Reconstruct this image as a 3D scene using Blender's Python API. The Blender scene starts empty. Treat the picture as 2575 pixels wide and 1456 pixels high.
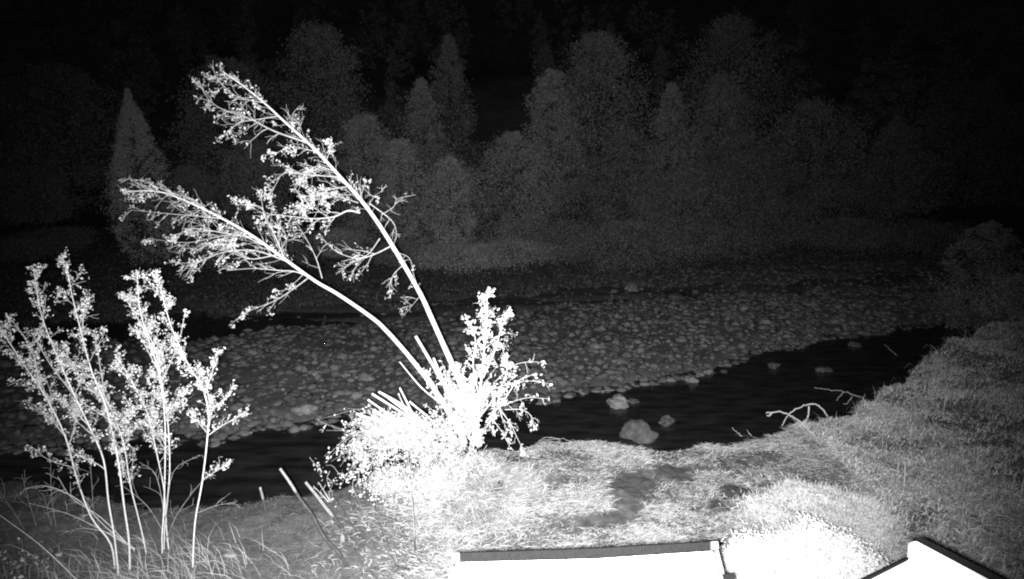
import bpy, bmesh, math, random
import numpy as np
from mathutils import Vector, noise as mnoise

random.seed(7)
rng = np.random.default_rng(7)
scene = bpy.context.scene
COL = scene.collection

# ------------------------------------------------------------------ camera, night sky, moon, infrared lamp, exposure
CAM_Z, PITCH, FOC = 6.5, math.radians(11.5), 1534.0
cam_data = bpy.data.cameras.new("camera")
cam_data.sensor_width = 36.0
cam_data.lens = 36.0 * FOC / 2575.0
cam_data.clip_start, cam_data.clip_end = 0.05, 2000.0
cam = bpy.data.objects.new("camera", cam_data)
COL.objects.link(cam)
cam.location = (0, 0, CAM_Z)
cam.rotation_euler = (math.pi / 2 - PITCH, 0, 0)
scene.camera = cam

world = bpy.data.worlds.new("World")
scene.world = world
world.use_nodes = True
wn = world.node_tree
sky = wn.nodes.new("ShaderNodeTexSky")
sky.sky_type = 'NISHITA'
sky.sun_disc = False
sky.sun_elevation = math.radians(20)
sky.sun_rotation = math.radians(-60)
bw = wn.nodes.new("ShaderNodeRGBToBW")          # the camera sees near infrared only: one grey channel
bgn = wn.nodes["Background"]
wn.links.new(sky.outputs[0], bw.inputs[0])
wn.links.new(bw.outputs[0], bgn.inputs[0])
bgn.inputs[1].default_value = 0.0035

moon = bpy.data.lights.new("moon", 'SUN')
moon.energy = 0.002
moon.angle = math.radians(0.5)
moon_o = bpy.data.objects.new("moon", moon)
COL.objects.link(moon_o)
moon_o.rotation_euler = (math.radians(70), 0, math.radians(-60))

lamp = bpy.data.lights.new("infrared_lamp", 'SPOT')   # the night camera's own infrared lamp, just under its lens
lamp.energy = 14000
lamp.spot_size = math.radians(92)
lamp.spot_blend = 1.0
lamp.shadow_soft_size = 0.035
lamp_o = bpy.data.objects.new("infrared_lamp", lamp)
COL.objects.link(lamp_o)
lamp_o.location = (-0.06, 0.0, CAM_Z - 0.03)

def ray(px, py):
    r, u = (px - 1287.5) / FOC, -(py - 728.0) / FOC
    return Vector((r, u * math.sin(PITCH) + math.cos(PITCH), u * math.cos(PITCH) - math.sin(PITCH)))

def at(px, py, Y):
    d = ray(px, py)
    return Vector((0, 0, CAM_Z)) + d * (Y / d.y)

def onz(px, py, Z):
    d = ray(px, py)
    return Vector((0, 0, CAM_Z)) + d * ((Z - CAM_Z) / d.z)

lamp_o.rotation_euler = ray(1268, 850).to_track_quat('-Z', 'Y').to_euler()

scene.view_settings.view_transform = 'Standard'
scene.view_settings.look = 'None'
scene.view_settings.exposure = 0.0
scene.view_settings.gamma = 1.0
scene.view_settings.use_curve_mapping = False
scene.cycles.max_bounces = 5
scene.cycles.diffuse_bounces = 2
scene.cycles.use_denoising = False
scene.cycles.filter_width = 2.05
scene.render.film_transparent = False

# ------------------------------------------------------------------ materials (grey: the camera records infrared reflectance)
def material(name, lo, hi, scale=6.0, rough=0.8, bump=0.0, translucent=0.0, island=False, detail=6.0, spec=0.2, lo_pos=0.3, hi_pos=0.7):
    m = bpy.data.materials.new(name)
    m.use_nodes = True
    nt = m.node_tree
    n, l = nt.nodes, nt.links
    b = n["Principled BSDF"]
    b.inputs["Roughness"].default_value = rough
    b.inputs["Specular IOR Level"].default_value = spec
    tc = n.new("ShaderNodeTexCoord")
    nz = n.new("ShaderNodeTexNoise")
    nz.inputs["Scale"].default_value = scale
    nz.inputs["Detail"].default_value = detail
    nz.inputs["Roughness"].default_value = 0.65
    l.new(tc.outputs["Object"], nz.inputs["Vector"])
    fac = nz.outputs["Fac"]
    if island:
        g = n.new("ShaderNodeNewGeometry")
        mx = n.new("ShaderNodeMath"); mx.operation = 'MULTIPLY_ADD'
        mx.inputs[1].default_value = 0.5
        l.new(g.outputs["Random Per Island"], mx.inputs[0])
        ad = n.new("ShaderNodeMath"); ad.operation = 'MULTIPLY'
        ad.inputs[1].default_value = 0.5
        l.new(fac, ad.inputs[0])
        l.new(ad.outputs[0], mx.inputs[2])
        fac = mx.outputs[0]
    cr = n.new("ShaderNodeValToRGB")
    cr.color_ramp.elements[0].position = lo_pos
    cr.color_ramp.elements[1].position = hi_pos
    cr.color_ramp.elements[0].color = (lo, lo, lo, 1)
    cr.color_ramp.elements[1].color = (hi, hi, hi, 1)
    l.new(fac, cr.inputs[0])
    l.new(cr.outputs[0], b.inputs["Base Color"])
    if bump:
        bp = n.new("ShaderNodeBump")
        bp.inputs["Strength"].default_value = bump
        bp.inputs["Distance"].default_value = 0.03
        l.new(nz.outputs["Fac"], bp.inputs["Height"])
        l.new(bp.outputs[0], b.inputs["Normal"])
    if translucent:
        t = n.new("ShaderNodeBsdfTranslucent")
        l.new(cr.outputs[0], t.inputs[0])
        ms = n.new("ShaderNodeMixShader")
        ms.inputs[0].default_value = translucent
        l.new(b.outputs[0], ms.inputs[1])
        l.new(t.outputs[0], ms.inputs[2])
        l.new(ms.outputs[0], n["Material Output"].inputs[0])
    return m

M = dict(
    soil=material("soil", 0.05, 0.16, 5.0, 0.95, 0.6),
    far_soil=material("far_soil", 0.05, 0.16, 0.8, 0.95, 0.6),
    mud=material("mud", 0.05, 0.13, 9.0, 0.7, 0.5),
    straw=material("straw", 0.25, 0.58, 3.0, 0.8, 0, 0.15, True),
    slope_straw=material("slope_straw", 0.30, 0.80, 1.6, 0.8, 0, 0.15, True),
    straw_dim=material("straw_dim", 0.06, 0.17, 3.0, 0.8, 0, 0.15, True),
    leaf=material("leaf", 0.45, 0.80, 4.0, 0.5, 0, 0.25, True, spec=0.4),
    bush_leaf=material("bush_leaf", 0.5, 0.85, 4.0, 0.5, 0, 0.2, True, spec=0.4),
    far_leaf=material("far_leaf", 0.27, 0.52, 0.7, 0.7, 0, 0.2, True),
    needle=material("needle", 0.42, 0.66, 1.0, 0.7, 0, 0.2, True),
    willow_leaf=material("willow_leaf", 0.42, 0.80, 4.0, 0.5, 0, 0.25, True, spec=0.4),
    willow_twig=material("willow_twig", 0.26, 0.52, 20.0, 0.8),
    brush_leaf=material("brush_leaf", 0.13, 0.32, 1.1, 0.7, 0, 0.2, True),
    boulder=material("boulder", 0.05, 0.16, 5.0, 0.9, 0.8, detail=9),
    bark=material("bark", 0.55, 0.80, 14.0, 0.8, 0.5),
    twig=material("twig", 0.45, 0.75, 20.0, 0.8),
    deadwood=material("deadwood", 0.30, 0.60, 18.0, 0.85, 0.4),
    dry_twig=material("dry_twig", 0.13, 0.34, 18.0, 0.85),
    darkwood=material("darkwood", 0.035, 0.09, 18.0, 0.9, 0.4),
    cutwood=material("cutwood", 0.55, 0.75, 30.0, 0.8),
    stone=material("stone", 0.08, 0.17, 3.5, 0.85, 0.5),
    pale_stone=material("pale_stone", 0.14, 0.32, 5.0, 0.85, 0.6),
    gravel=material("gravel", 0.07, 0.18, 2.5, 0.95, 0.8, detail=10),
    hillside=material("hillside", 0.08, 0.25, 0.25, 0.95, 0.8),
    white_paint=material("white_paint", 0.78, 0.84, 8.0, 0.5),
    dark_trim=material("dark_trim", 0.010, 0.015, 40.0, 1.0, spec=0.0),
    grey_trim=material("grey_trim", 0.10, 0.16, 30.0, 0.7),
    wall=material("wall_paint", 0.45, 0.55, 6.0, 0.7),
)

def water_material():
    m = bpy.data.materials.new("river_water")
    m.use_nodes = True
    n, l = m.node_tree.nodes, m.node_tree.links
    b = n["Principled BSDF"]
    b.inputs["Roughness"].default_value = 0.12
    b.inputs["IOR"].default_value = 1.33
    tc = n.new("ShaderNodeTexCoord")
    mp = n.new("ShaderNodeMapping")
    mp.inputs["Scale"].default_value = (0.5, 1.6, 1)
    l.new(tc.outputs["Object"], mp.inputs[0])
    nz = n.new("ShaderNodeTexNoise")
    nz.inputs["Scale"].default_value = 2.2
    nz.inputs["Detail"].default_value = 7
    l.new(mp.outputs[0], nz.inputs["Vector"])
    cr = n.new("ShaderNodeValToRGB")
    cr.color_ramp.elements[0].position = 0.35
    cr.color_ramp.elements[1].position = 0.75
    cr.color_ramp.elements[0].color = (0.012, 0.012, 0.012, 1)
    cr.color_ramp.elements[1].color = (0.045, 0.045, 0.045, 1)
    l.new(nz.outputs["Fac"], cr.inputs[0])
    l.new(cr.outputs[0], b.inputs["Base Color"])
    bp = n.new("ShaderNodeBump")
    bp.inputs["Strength"].default_value = 0.5
    bp.inputs["Distance"].default_value = 0.05
    l.new(nz.outputs["Fac"], bp.inputs["Height"])
    l.new(bp.outputs[0], b.inputs["Normal"])
    return m
M['water'] = water_material()

# ------------------------------------------------------------------ helpers
def obj(name, mesh, parent=None):
    o = bpy.data.objects.new(name, mesh)
    COL.objects.link(o)
    if parent is not None:
        o.parent = parent
        o.location = -root_loc(parent)      # meshes are written in world coordinates
    return o

def root_loc(o):
    v = Vector((0, 0, 0))
    while o is not None:
        v += o.location
        o = o.parent
    return v

def tag(o, label=None, cat=None, group=None, kind=None):
    if label: o['label'] = label
    if cat: o['category'] = cat
    if group: o['group'] = group
    if kind: o['kind'] = kind
    return o

def empty(name, loc, label, cat, group=None):
    o = bpy.data.objects.new(name, None)
    COL.objects.link(o)
    o.location = loc
    o.empty_display_size = 0.1
    return tag(o, label, cat, group)

def arrays_mesh(name, verts, loops, starts, mat, smooth=False):
    me = bpy.data.meshes.new(name)
    verts = np.asarray(verts, dtype=np.float32)
    loops = np.asarray(loops, dtype=np.int32)
    starts = np.asarray(starts, dtype=np.int32)
    me.vertices.add(len(verts)); me.vertices.foreach_set("co", verts.ravel())
    me.loops.add(len(loops)); me.loops.foreach_set("vertex_index", loops)
    me.polygons.add(len(starts)); me.polygons.foreach_set("loop_start", starts)
    me.update(calc_edges=True)
    if smooth:
        me.polygons.foreach_set("use_smooth", np.ones(len(starts), dtype=bool))
    me.materials.append(mat)
    return me

class Tubes:
    """collects tapered tubes, built as one mesh"""
    def __init__(self):
        self.v, self.f = [], []
    def add(self, pts, radii, sides=6, cap=False):
        n = len(pts)
        base = len(self.v)
        ref = Vector((0.3, -0.8, 0.52)).normalized()
        for i, p in enumerate(pts):
            t = (pts[min(i + 1, n - 1)] - pts[max(i - 1, 0)])
            if t.length < 1e-6: t = Vector((0, 0, 1))
            t.normalize()
            a = t.cross(ref)
            if a.length < 1e-3: a = t.cross(Vector((1, 0, 0)))
            a.normalize(); b = t.cross(a)
            r = radii[i]
            for k in range(sides):
                w = 2 * math.pi * k / sides
                self.v.append(p + a * (r * math.cos(w)) + b * (r * math.sin(w)))
        for i in range(n - 1):
            for k in range(sides):
                k2 = (k + 1) % sides
                self.f.append((base + i * sides + k, base + i * sides + k2, base + (i + 1) * sides + k2, base + (i + 1) * sides + k))
        if cap:
            self.f.append(tuple(base + (n - 1) * sides + k for k in range(sides)))
            self.f.append(tuple(base + k for k in reversed(range(sides))))
        return self
    def mesh(self, name, mat):
        me = bpy.data.meshes.new(name)
        me.from_pydata([tuple(v) for v in self.v], [], self.f)
        me.materials.append(mat)
        me.polygons.foreach_set("use_smooth", np.ones(len(self.f), dtype=bool))
        return me

def spline(pts, sub=4):
    """Catmull-Rom through the points"""
    P = [pts[0] * 2 - pts[1]] + list(pts) + [pts[-1] * 2 - pts[-2]]
    out = []
    for i in range(1, len(P) - 2):
        for s in range(sub):
            t = s / sub
            a, b, c, d = P[i - 1], P[i], P[i + 1], P[i + 2]
            out.append(0.5 * ((2 * b) + (c - a) * t + (2 * a - 5 * b + 4 * c - d) * t * t + (3 * b - a - 3 * c + d) * t ** 3))
    out.append(pts[-1].copy())
    return out

def lerp(a, b, t): return a + (b - a) * t

def taper(n, r0, r1, p=1.0): return [lerp(r0, r1, (i / (n - 1)) ** p) for i in range(n)]

def rvec():
    while True:
        v = Vector((random.uniform(-1, 1), random.uniform(-1, 1), random.uniform(-1, 1)))
        if 0.05 < v.length < 1: return v.normalized()

class Leaves:
    """collects leaves (bent four-cornered blades), built as one mesh"""
    def __init__(self): self.c, self.s = [], []
    def add(self, p, s): self.c.append(tuple(p)); self.s.append(s)
    def clump(self, p, n, spread, s):
        for _ in range(n):
            self.add(p + rvec() * (spread * random.random() ** 0.5), s * random.uniform(0.55, 1.3))
    def mesh(self, name, mat, facing=0.0, aspect=0.55):
        c = np.array(self.c); s = np.array(self.s)
        return leaf_mesh(name, c, s, mat, facing, aspect)

def leaf_mesh(name, c, s, mat, facing=0.0, aspect=0.55):
    n = len(c)
    d = rng.normal(size=(n, 3)); d /= np.linalg.norm(d, axis=1, keepdims=True)
    nn = rng.normal(size=(n, 3)); nn[:, 1] -= facing * 1.5
    w = np.cross(d, nn); w /= np.linalg.norm(w, axis=1, keepdims=True) + 1e-9
    up = np.cross(w, d)
    L = s[:, None]
    v = np.empty((n, 4, 3))
    v[:, 0] = c - d * L * 0.5
    v[:, 1] = c + w * L * aspect * 0.5 + up * L * 0.12
    v[:, 2] = c + d * L * 0.5
    v[:, 3] = c - w * L * aspect * 0.5 + up * L * 0.12
    idx = np.arange(n)[:, None] * 4
    loops = (idx + np.array([0, 1, 2, 0, 2, 3])[None]).ravel()
    return arrays_mesh(name, v.reshape(-1, 3), loops, np.arange(2 * n) * 3, mat)

def vnoise(x, y, seed=0):
    """value noise, vectorised"""
    xi, yi = np.floor(x).astype(np.int64), np.floor(y).astype(np.int64)
    xf, yf = x - xi, y - yi
    def h(a, b):
        k = (a * 374761393 + b * 668265263 + seed * 1442695041) & 0x7fffffff
        k = ((k ^ (k >> 13)) * 1274126177) & 0x7fffffff
        return (k ^ (k >> 16)) % 100000 / 100000.0
    u, v = xf * xf * (3 - 2 * xf), yf * yf * (3 - 2 * yf)
    return (h(xi, yi) * (1 - u) + h(xi + 1, yi) * u) * (1 - v) + (h(xi, yi + 1) * (1 - u) + h(xi + 1, yi + 1) * u) * v - 0.5

def fbm(x, y, seed=0, o=4):
    t, a = 0, 1.0
    for i in range(o):
        t = t + a * vnoise(x * 2 ** i + 17 * i, y * 2 ** i - 9 * i, seed + i)
        a *= 0.5
    return t

# ------------------------------------------------------------------ lie of the land
BX = [-60, -20, -7.8, -4.4, -2.8, -0.9, 0.4, 1.5, 2.4, 3.9, 4.9, 5.9, 6.8, 8.4, 10.3, 13.1, 18, 60]
BY = [12, 9.7, 8.6, 7.95, 8.6, 9.8, 9.95, 10.15, 10.0, 10.05, 10.5, 10.8, 11.2, 12.8, 14.5, 16.3, 19, 40]
NX = [-60, -11.9, -8.5, -7.1, -6.4, -4.5, 1.0, 2.2, 3.7, 5.0, 6.9, 8.2, 12.4, 18.7, 40, 80]
NY = [8, 13.0, 13.7, 13.6, 14.4, 15.1, 16.1, 16.9, 17.4, 17.8, 19.1, 20.4, 22.6, 25, 33, 45]
FX = [-60, -20, -12, -5, 0, 5, 12, 20, 40, 80]
FY = [16, 20.5, 23, 25.6, 27, 28.6, 30.5, 32, 38, 50]

def crest(x): return np.interp(x, BX, BY) + 0.30 * fbm(np.asarray(x) * 1.7, np.asarray(x) * 0 + 3, 5)
def bar_near(x): return np.interp(x, NX, NY) + 0.5 * fbm(np.asarray(x) * 0.9, np.asarray(x) * 0 + 1, 6)
def bar_far(x): return np.interp(x, FX, FY) + 1.9 * fbm(np.asarray(x) * 0.35, np.asarray(x) * 0 + 1, 8)

def sstep(a, b, t):
    t = np.clip((t - a) / (b - a), 0, 1)
    return t * t * (3 - 2 * t)

def bank_top(x, y):
    z = 1.7 + 0.10 * fbm(x * 0.8, y * 0.8, 1) + 0.05 * fbm(x * 3, y * 3, 2)
    return z + 0.7 * sstep(6, 18, x) * sstep(2, 9, x) + 0.30 * sstep(4.5, 7, x) * fbm(x * 0.55, y * 0.55, 3) + 0.10 * sstep(4, 7, x) * fbm(x * 1.7, y * 1.7, 7)

def height(x, y):
    x, y = np.asarray(x, dtype=float), np.asarray(y, dtype=float)
    s = y - crest(x)
    near = bank_top(x, y) - 0.08 * sstep(-0.6, 0.0, s)
    bed = -0.35 + 0.1 * fbm(x, y, 4)
    z = near + (bed - near) * sstep(0.0, 0.9, s)
    f = y - bar_far(x)
    z = z + (np.clip(0.02 + 0.30 * fbm(x * 0.22, y * 0.8, 71) + 0.006 * x, -0.35, 0.12) - z) * sstep(-0.5, 0.8, f)
    far = 0.1 + 0.25 * fbm(x * 0.7, y * 0.7, 9) + 0.25 * sstep(4, 16, f) + 0.03 * np.clip(f - 4, 0, 60) + 0.12 * fbm(x * 0.35, y * 0.35, 73) + 0.10 * np.clip(f - 50, 0, 500)
    z = z + (far - z) * sstep(3.0, 5.5, f)
    return z

def ground_z(x, y): return float(height(np.array([x]), np.array([y]))[0])

def grid_mesh(name, xs, ys, zf, mat):
    X, Y = np.meshgrid(xs, ys)
    Z = zf(X, Y)
    v = np.stack([X, Y, Z], -1).reshape(-1, 3)
    nx, ny = len(xs), len(ys)
    i = (np.arange(ny - 1)[:, None] * nx + np.arange(nx - 1)[None]).ravel()
    q = np.stack([i, i + 1, i + nx + 1, i + nx], -1)
    return arrays_mesh(name, v, q.ravel(), np.arange(len(q)) * 4, mat, True)

xs = np.unique(np.concatenate([np.linspace(-600, -30, 30), np.linspace(-30, -10, 50), np.linspace(-10, 16, 240), np.linspace(16, 40, 60), np.linspace(40, 600, 30)]))
ys = np.unique(np.concatenate([np.linspace(-60, 2, 15), np.linspace(2, 18, 190), np.linspace(18, 60, 130), np.linspace(60, 700, 50)]))
ground = obj("ground", grid_mesh("ground", xs, ys, height, M['soil']))
tag(ground, "pale soil of the near bank running on to the far bank and beyond", None, None, 'structure')

def bar_height(x, y):
    a, b = y - bar_near(x), bar_far(x) - y
    t = np.minimum(a, b)
    return -0.3 + 0.42 * sstep(-0.6, 0.9, t) + 0.12 * sstep(0, 4, t) + 0.10 * fbm(x * 0.6, y * 0.6, 12) * sstep(0, 2, t) + 0.05 * fbm(x * 4, y * 4, 13)

bar = obj("gravel_bar", grid_mesh("gravel_bar", np.linspace(-45, 60, 420), np.linspace(7, 46, 230),
          lambda x, y: bar_height(x, y), M['gravel']))
tag(bar, "cobble gravel bar between the two channels of the river", None, None, 'structure')

water = obj("river_water", grid_mesh("river_water", np.linspace(-80, 100, 10), np.linspace(5, 60, 10), lambda x, y: x * 0, M['water']))
tag(water, "dark smooth river water", None, None, 'structure')

hill = obj("hill", grid_mesh("hill", np.linspace(-260, 300, 90), np.linspace(72, 330, 60),
           lambda x, y: -1 + (6.5 * sstep(72, 90, y) + 0.46 * np.clip(y - 80, 0, 400)) * (1.05 - 0.0010 * x) + 7 * fbm(x * 0.03, y * 0.03, 21) * sstep(75, 110, y) + 1.2 * fbm(x * 0.3, y * 0.3, 22) * sstep(75, 110, y), M['hillside']))
tag(hill, "dark hillside behind the trees", None, None, 'structure')

# ------------------------------------------------------------------ stones
def rock_mesh(name, mat, seed, sub=2, rough=0.25, flat=0.65):
    bm = bmesh.new()
    bmesh.ops.create_icosphere(bm, subdivisions=sub, radius=0.5)
    off = Vector((seed * 3.7, seed * 1.3, seed * 2.1))
    for v in bm.verts:
        n = mnoise.noise(v.co * 2.2 + off) + 0.5 * mnoise.noise(v.co * 5 + off) + 0.28 * mnoise.noise(v.co * 11 + off)
        v.co *= 1 + rough * n
        v.co.z *= flat
    me = bpy.data.meshes.new(name)
    bm.to_mesh(me); bm.free()
    me.materials.append(mat)
    if sub > 2:
        me.polygons.foreach_set("use_smooth", np.ones(len(me.polygons), dtype=bool))
    return me

cobble_meshes = [rock_mesh("cobble", M['stone'] if k < 5 else M['pale_stone'], k, 1 if k % 2 else 2, 0.35) for k in range(8)]
spots = []
while len(spots) < 300:
    x = random.uniform(-12, 15)
    t = random.random() ** 1.6
    yn, yf = float(bar_near(np.array([x]))[0]), float(bar_far(np.array([x]))[0])
    y = yn - 0.15 + t * (yf - yn) * 0.75
    s = (0.12 + 0.26 * random.random() ** 4) * (0.8 + 0.02 * y)
    if any((x - a) ** 2 + (y - b) ** 2 < (0.5 * (s + c)) ** 2 for a, b, c in spots): continue
    spots.append((x, y, s))
for x, y, s in spots:
    o = bpy.data.objects.new("cobble", random.choice(cobble_meshes))
    COL.objects.link(o); o.parent = bar
    o.location = (x, y, max(-0.02, float(bar_height(np.array([x]), np.array([y]))[0])) + s * 0.12)
    o.scale = (s * random.uniform(0.8, 1.35), s * random.uniform(0.8, 1.2), s * random.uniform(0.7, 1.1))
    o.rotation_euler = (random.uniform(-.3, .3), random.uniform(-.3, .3), random.uniform(0, 6.3))

def scatter_stones(name, pts, sizes, mat):
    ico = bmesh.new(); bmesh.ops.create_icosphere(ico, subdivisions=1, radius=0.5)
    bv = np.array([v.co[:] for v in ico.verts]); bf = np.array([[v.index for v in f.verts] for f in ico.faces]); ico.free()
    n = len(pts)
    v = bv[None] * (1 + rng.uniform(-0.28, 0.28, size=(n, len(bv), 1)))
    v = v * (sizes[:, None, None] * rng.uniform(0.6, 1.3, size=(n, 1, 3)) * np.array([1.15, 1, 0.75]))
    v = v + pts[:, None]
    f = bf[None] + (np.arange(n) * len(bv))[:, None, None]
    return arrays_mesh(name, v.reshape(-1, 3), f.ravel(), np.arange(n * len(bf)) * 3, mat)

n = 20000
sx = rng.uniform(-18, 26, n); yn, yf = bar_near(sx), bar_far(sx)
sy = yn - 0.2 + rng.random(n) ** 1.3 * (yf - yn + 0.6)
ss = 0.05 + 0.30 * rng.random(n) ** 3.2
sz = np.maximum(bar_height(sx, sy), -0.03) + ss * 0.1 - 0.10 * np.clip(fbm(sx * 0.7, sy * 1.1, 61) + 0.1, 0, 1)
m_small = material("small_stone", 0.07, 0.18, 0.6, 0.9, 0.3, 0, True)
small = obj("gravel_stones", scatter_stones("gravel_stones", np.stack([sx, sy, sz], -1), ss, m_small), bar)
tag(small, None, None, None, 'stuff')
# stones of the riffle and of the far shore
n = 2600
sx = rng.uniform(-14, 34, n); f = rng.random(n) * 7.5 - 0.8
sy = bar_far(sx) + f
keep = rng.random(n) < np.clip((sx + 8) / 22, 0.12, 1)
sx, sy = sx[keep], sy[keep]
ss = 0.08 + 0.32 * rng.random(len(sx)) ** 3
sz = np.maximum(height(sx, sy), -0.03) + ss * 0.08
rs = obj("riffle_stones", scatter_stones("riffle_stones", np.stack([sx, sy, sz], -1), ss, m_small))
tag(rs, "stones of the shallow riffle and shore beyond the gravel bar", None, None, 'stuff')

boulders = [
    (1600, 1085, 0.82, 0.62, 0.75, 'stone', "largest rounded boulder in the dark channel, mottled and close to the near bank"),
    (1556, 1006, 0.46, 0.50, 0.95, 'pale_stone', "pale angular boulder standing alone just off the gravel bar edge"),
    (1678, 1052, 0.36, 0.30, 0.7, 'stone', "small low rock just up and right of the largest boulder"),
    (1592, 1000, 0.22, 0.2, 0.6, 'stone', "little rock touching the right side of the pale angular boulder"),
    (1945, 912, 0.36, 0.3, 0.7, 'stone', "pointed rock in midstream left of a flat rock, above the driftwood"),
    (2070, 921, 0.50, 0.3, 0.35, 'stone', "flat low rock barely breaking the water above the second driftwood twig"),
    (2148, 858, 0.40, 0.3, 0.5, 'stone', "small rock at the far tip of the dark channel"),
    (1738, 946, 0.36, 0.3, 0.7, 'pale_stone', "pale rock lying on the water's edge of the gravel bar"),
    (1590, 722, 0.95, 0.7, 0.8, 'pale_stone', "pale round rock in the far riffle beyond the gravel bar"),
    (1700, 745, 0.8, 0.6, 0.6, 'stone', "dull rock right of the pale round rock in the far riffle"),
    (765, 1032, 0.55, 0.4, 0.6, 'pale_stone', "pale lump of rock at the gravel edge left of the coppiced bush"),
]
for k, (px, py, w, d, hh, mt, lab) in enumerate(boulders):
    p = onz(px, py + 8, 0.05)
    o = obj("boulder", rock_mesh("boulder", M['boulder'] if mt == 'stone' else M[mt], 20 + k, 4, 0.55, hh))
    o.location = (p.x, p.y, max(0.02, float(bar_height(np.array([p.x]), np.array([p.y]))[0])) + 0.02)
    o.scale = (w, d + 0.1, w)
    o.rotation_euler = (0, 0, k * 1.3)
    tag(o, lab, "rock", "rocks in and beside the river")

# ------------------------------------------------------------------ dry grass of the near bank
MUD_SHADE = [(1600, 1225, 85, 50), (1700, 1190, 70, 26), (1585, 1265, 45, 30), (1850, 1240, 55, 30), (1808, 1275, 24, 22), (1740, 1175, 60, 14), (1960, 1215, 60, 10), (1290, 1165, 30, 26), (1560, 1300, 110, 18), (1900, 1270, 50, 14), (790, 1285, 20, 12)]  # bare mud, plus leaf shade right of the willow drawn as thinned grass
mud_shade_c = []
for px, py, w, h_ in MUD_SHADE:
    p = onz(px, py, 1.72); q = onz(px + w, py, 1.72); r = onz(px, py - h_, 1.72)
    mud_shade_c.append((p.x, p.y, q.x - p.x, r.y - p.y))
def mud_shade_mask(x, y):
    m = np.zeros_like(x)
    for a, b, w, d in mud_shade_c:
        e = ((x - a) / w) ** 2 + ((y - b) / d) ** 2 + 1.1 * fbm(x * 2.4, y * 2.4, 31)
        m = np.maximum(m, np.clip(1.25 - e, 0, 1))
    return m

for k, (a, b, w, d) in enumerate(mud_shade_c[:5]):
    bm = bmesh.new()
    N = 26
    rim = []
    for i in range(N):
        t = 2 * math.pi * i / N
        rr = 1.0 + 0.35 * mnoise.noise(Vector((math.cos(t) * 1.6, math.sin(t) * 1.6, k * 5.0)))
        X, Y = a + w * 0.85 * rr * math.cos(t), b + d * 0.85 * rr * math.sin(t)
        rim.append(bm.verts.new((X, Y, ground_z(X, Y) - 0.002)))
    mid = [bm.verts.new((lerp(a, v.co.x, .6), lerp(b, v.co.y, .6), ground_z(lerp(a, v.co.x, .6), lerp(b, v.co.y, .6)) + 0.025)) for v in rim]
    c = bm.verts.new((a, b, ground_z(a, b) + 0.03))
    for i in range(N):
        j = (i + 1) % N
        bm.faces.new((rim[i], rim[j], mid[j], mid[i])); bm.faces.new((mid[i], mid[j], c))
    me = bpy.data.meshes.new("mud_patch"); bm.to_mesh(me); bm.free(); me.materials.append(M['mud'])
    tag(obj("mud_patch", me), "bare dark mud showing through the matted grass", None, None, 'structure')

def blades(name, x, y, z, length, width, lift, yaw, mat):
    n = len(x)
    d = np.stack([np.cos(yaw), np.sin(yaw), np.zeros(n)], -1)
    w = np.stack([-np.sin(yaw), np.cos(yaw), np.zeros(n)], -1) * (width * 0.5)[:, None]
    tilt = rng.uniform(-0.8, 0.8, n)
    w[:, 2] = np.linalg.norm(w, axis=1) * tilt
    base = np.stack([x, y, z], -1)
    up = np.array([0, 0, 1.0])
    L = length[:, None]; H = lift[:, None]
    side = w / (np.linalg.norm(w, axis=1, keepdims=True) + 1e-9) * (length * rng.uniform(-0.2, 0.2, n))[:, None]
    p0, p1 = base, base + d * L * 0.22 + up * H * 0.75
    p2, p3 = base + d * L * 0.6 + up * H * 1.0 + side * 0.5, base + d * L + up * H * rng.uniform(0.2, 1.0, n)[:, None] + side
    v = np.stack([p0 - w, p0 + w, p1 - w, p1 + w, p2 - w * 0.7, p2 + w * 0.7, p3], 1)
    idx = np.arange(n)[:, None] * 7
    loops = (idx + np.array([0, 1, 3, 2, 2, 3, 5, 4, 4, 5, 6])[None]).ravel()
    starts = (np.arange(n)[:, None] * 11 + np.array([0, 4, 8])[None]).ravel()
    return arrays_mesh(name, v.reshape(-1, 3), loops, starts, mat)

def grass(name, n, x0, x1, dens, ln, wd, lf, mat, label, ymin=3.2, over=0.12, streak=0.5):
    x = rng.uniform(x0, x1, n); top = crest(x)
    y = ymin + rng.random(n) * (top + over - ymin)
    k = dens(x, y) > rng.random(n)
    k &= mud_shade_mask(x, y) < rng.random(n) * 0.9
    x, y = x[k], y[k]; n = len(x)
    tuft = 0.5 + 1.0 * np.clip(0.5 + fbm(x * 1.6, y * 1.6, 41), 0, 1.2)
    yaw = np.where(rng.random(n) < streak, rng.normal(0, 0.35, n) + np.pi * (rng.random(n) < 0.5), rng.uniform(0, 2 * np.pi, n)) + 0.8 * fbm(x * .7, y * .7, 44)
    me = blades(name, x, y, height(x, y) - 0.01, rng.uniform(*ln, n) * tuft, rng.uniform(*wd, n), rng.uniform(*lf, n) * tuft, yaw, mat)
    o = obj(name, me)
    return tag(o, label, None, None, 'stuff')

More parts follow.
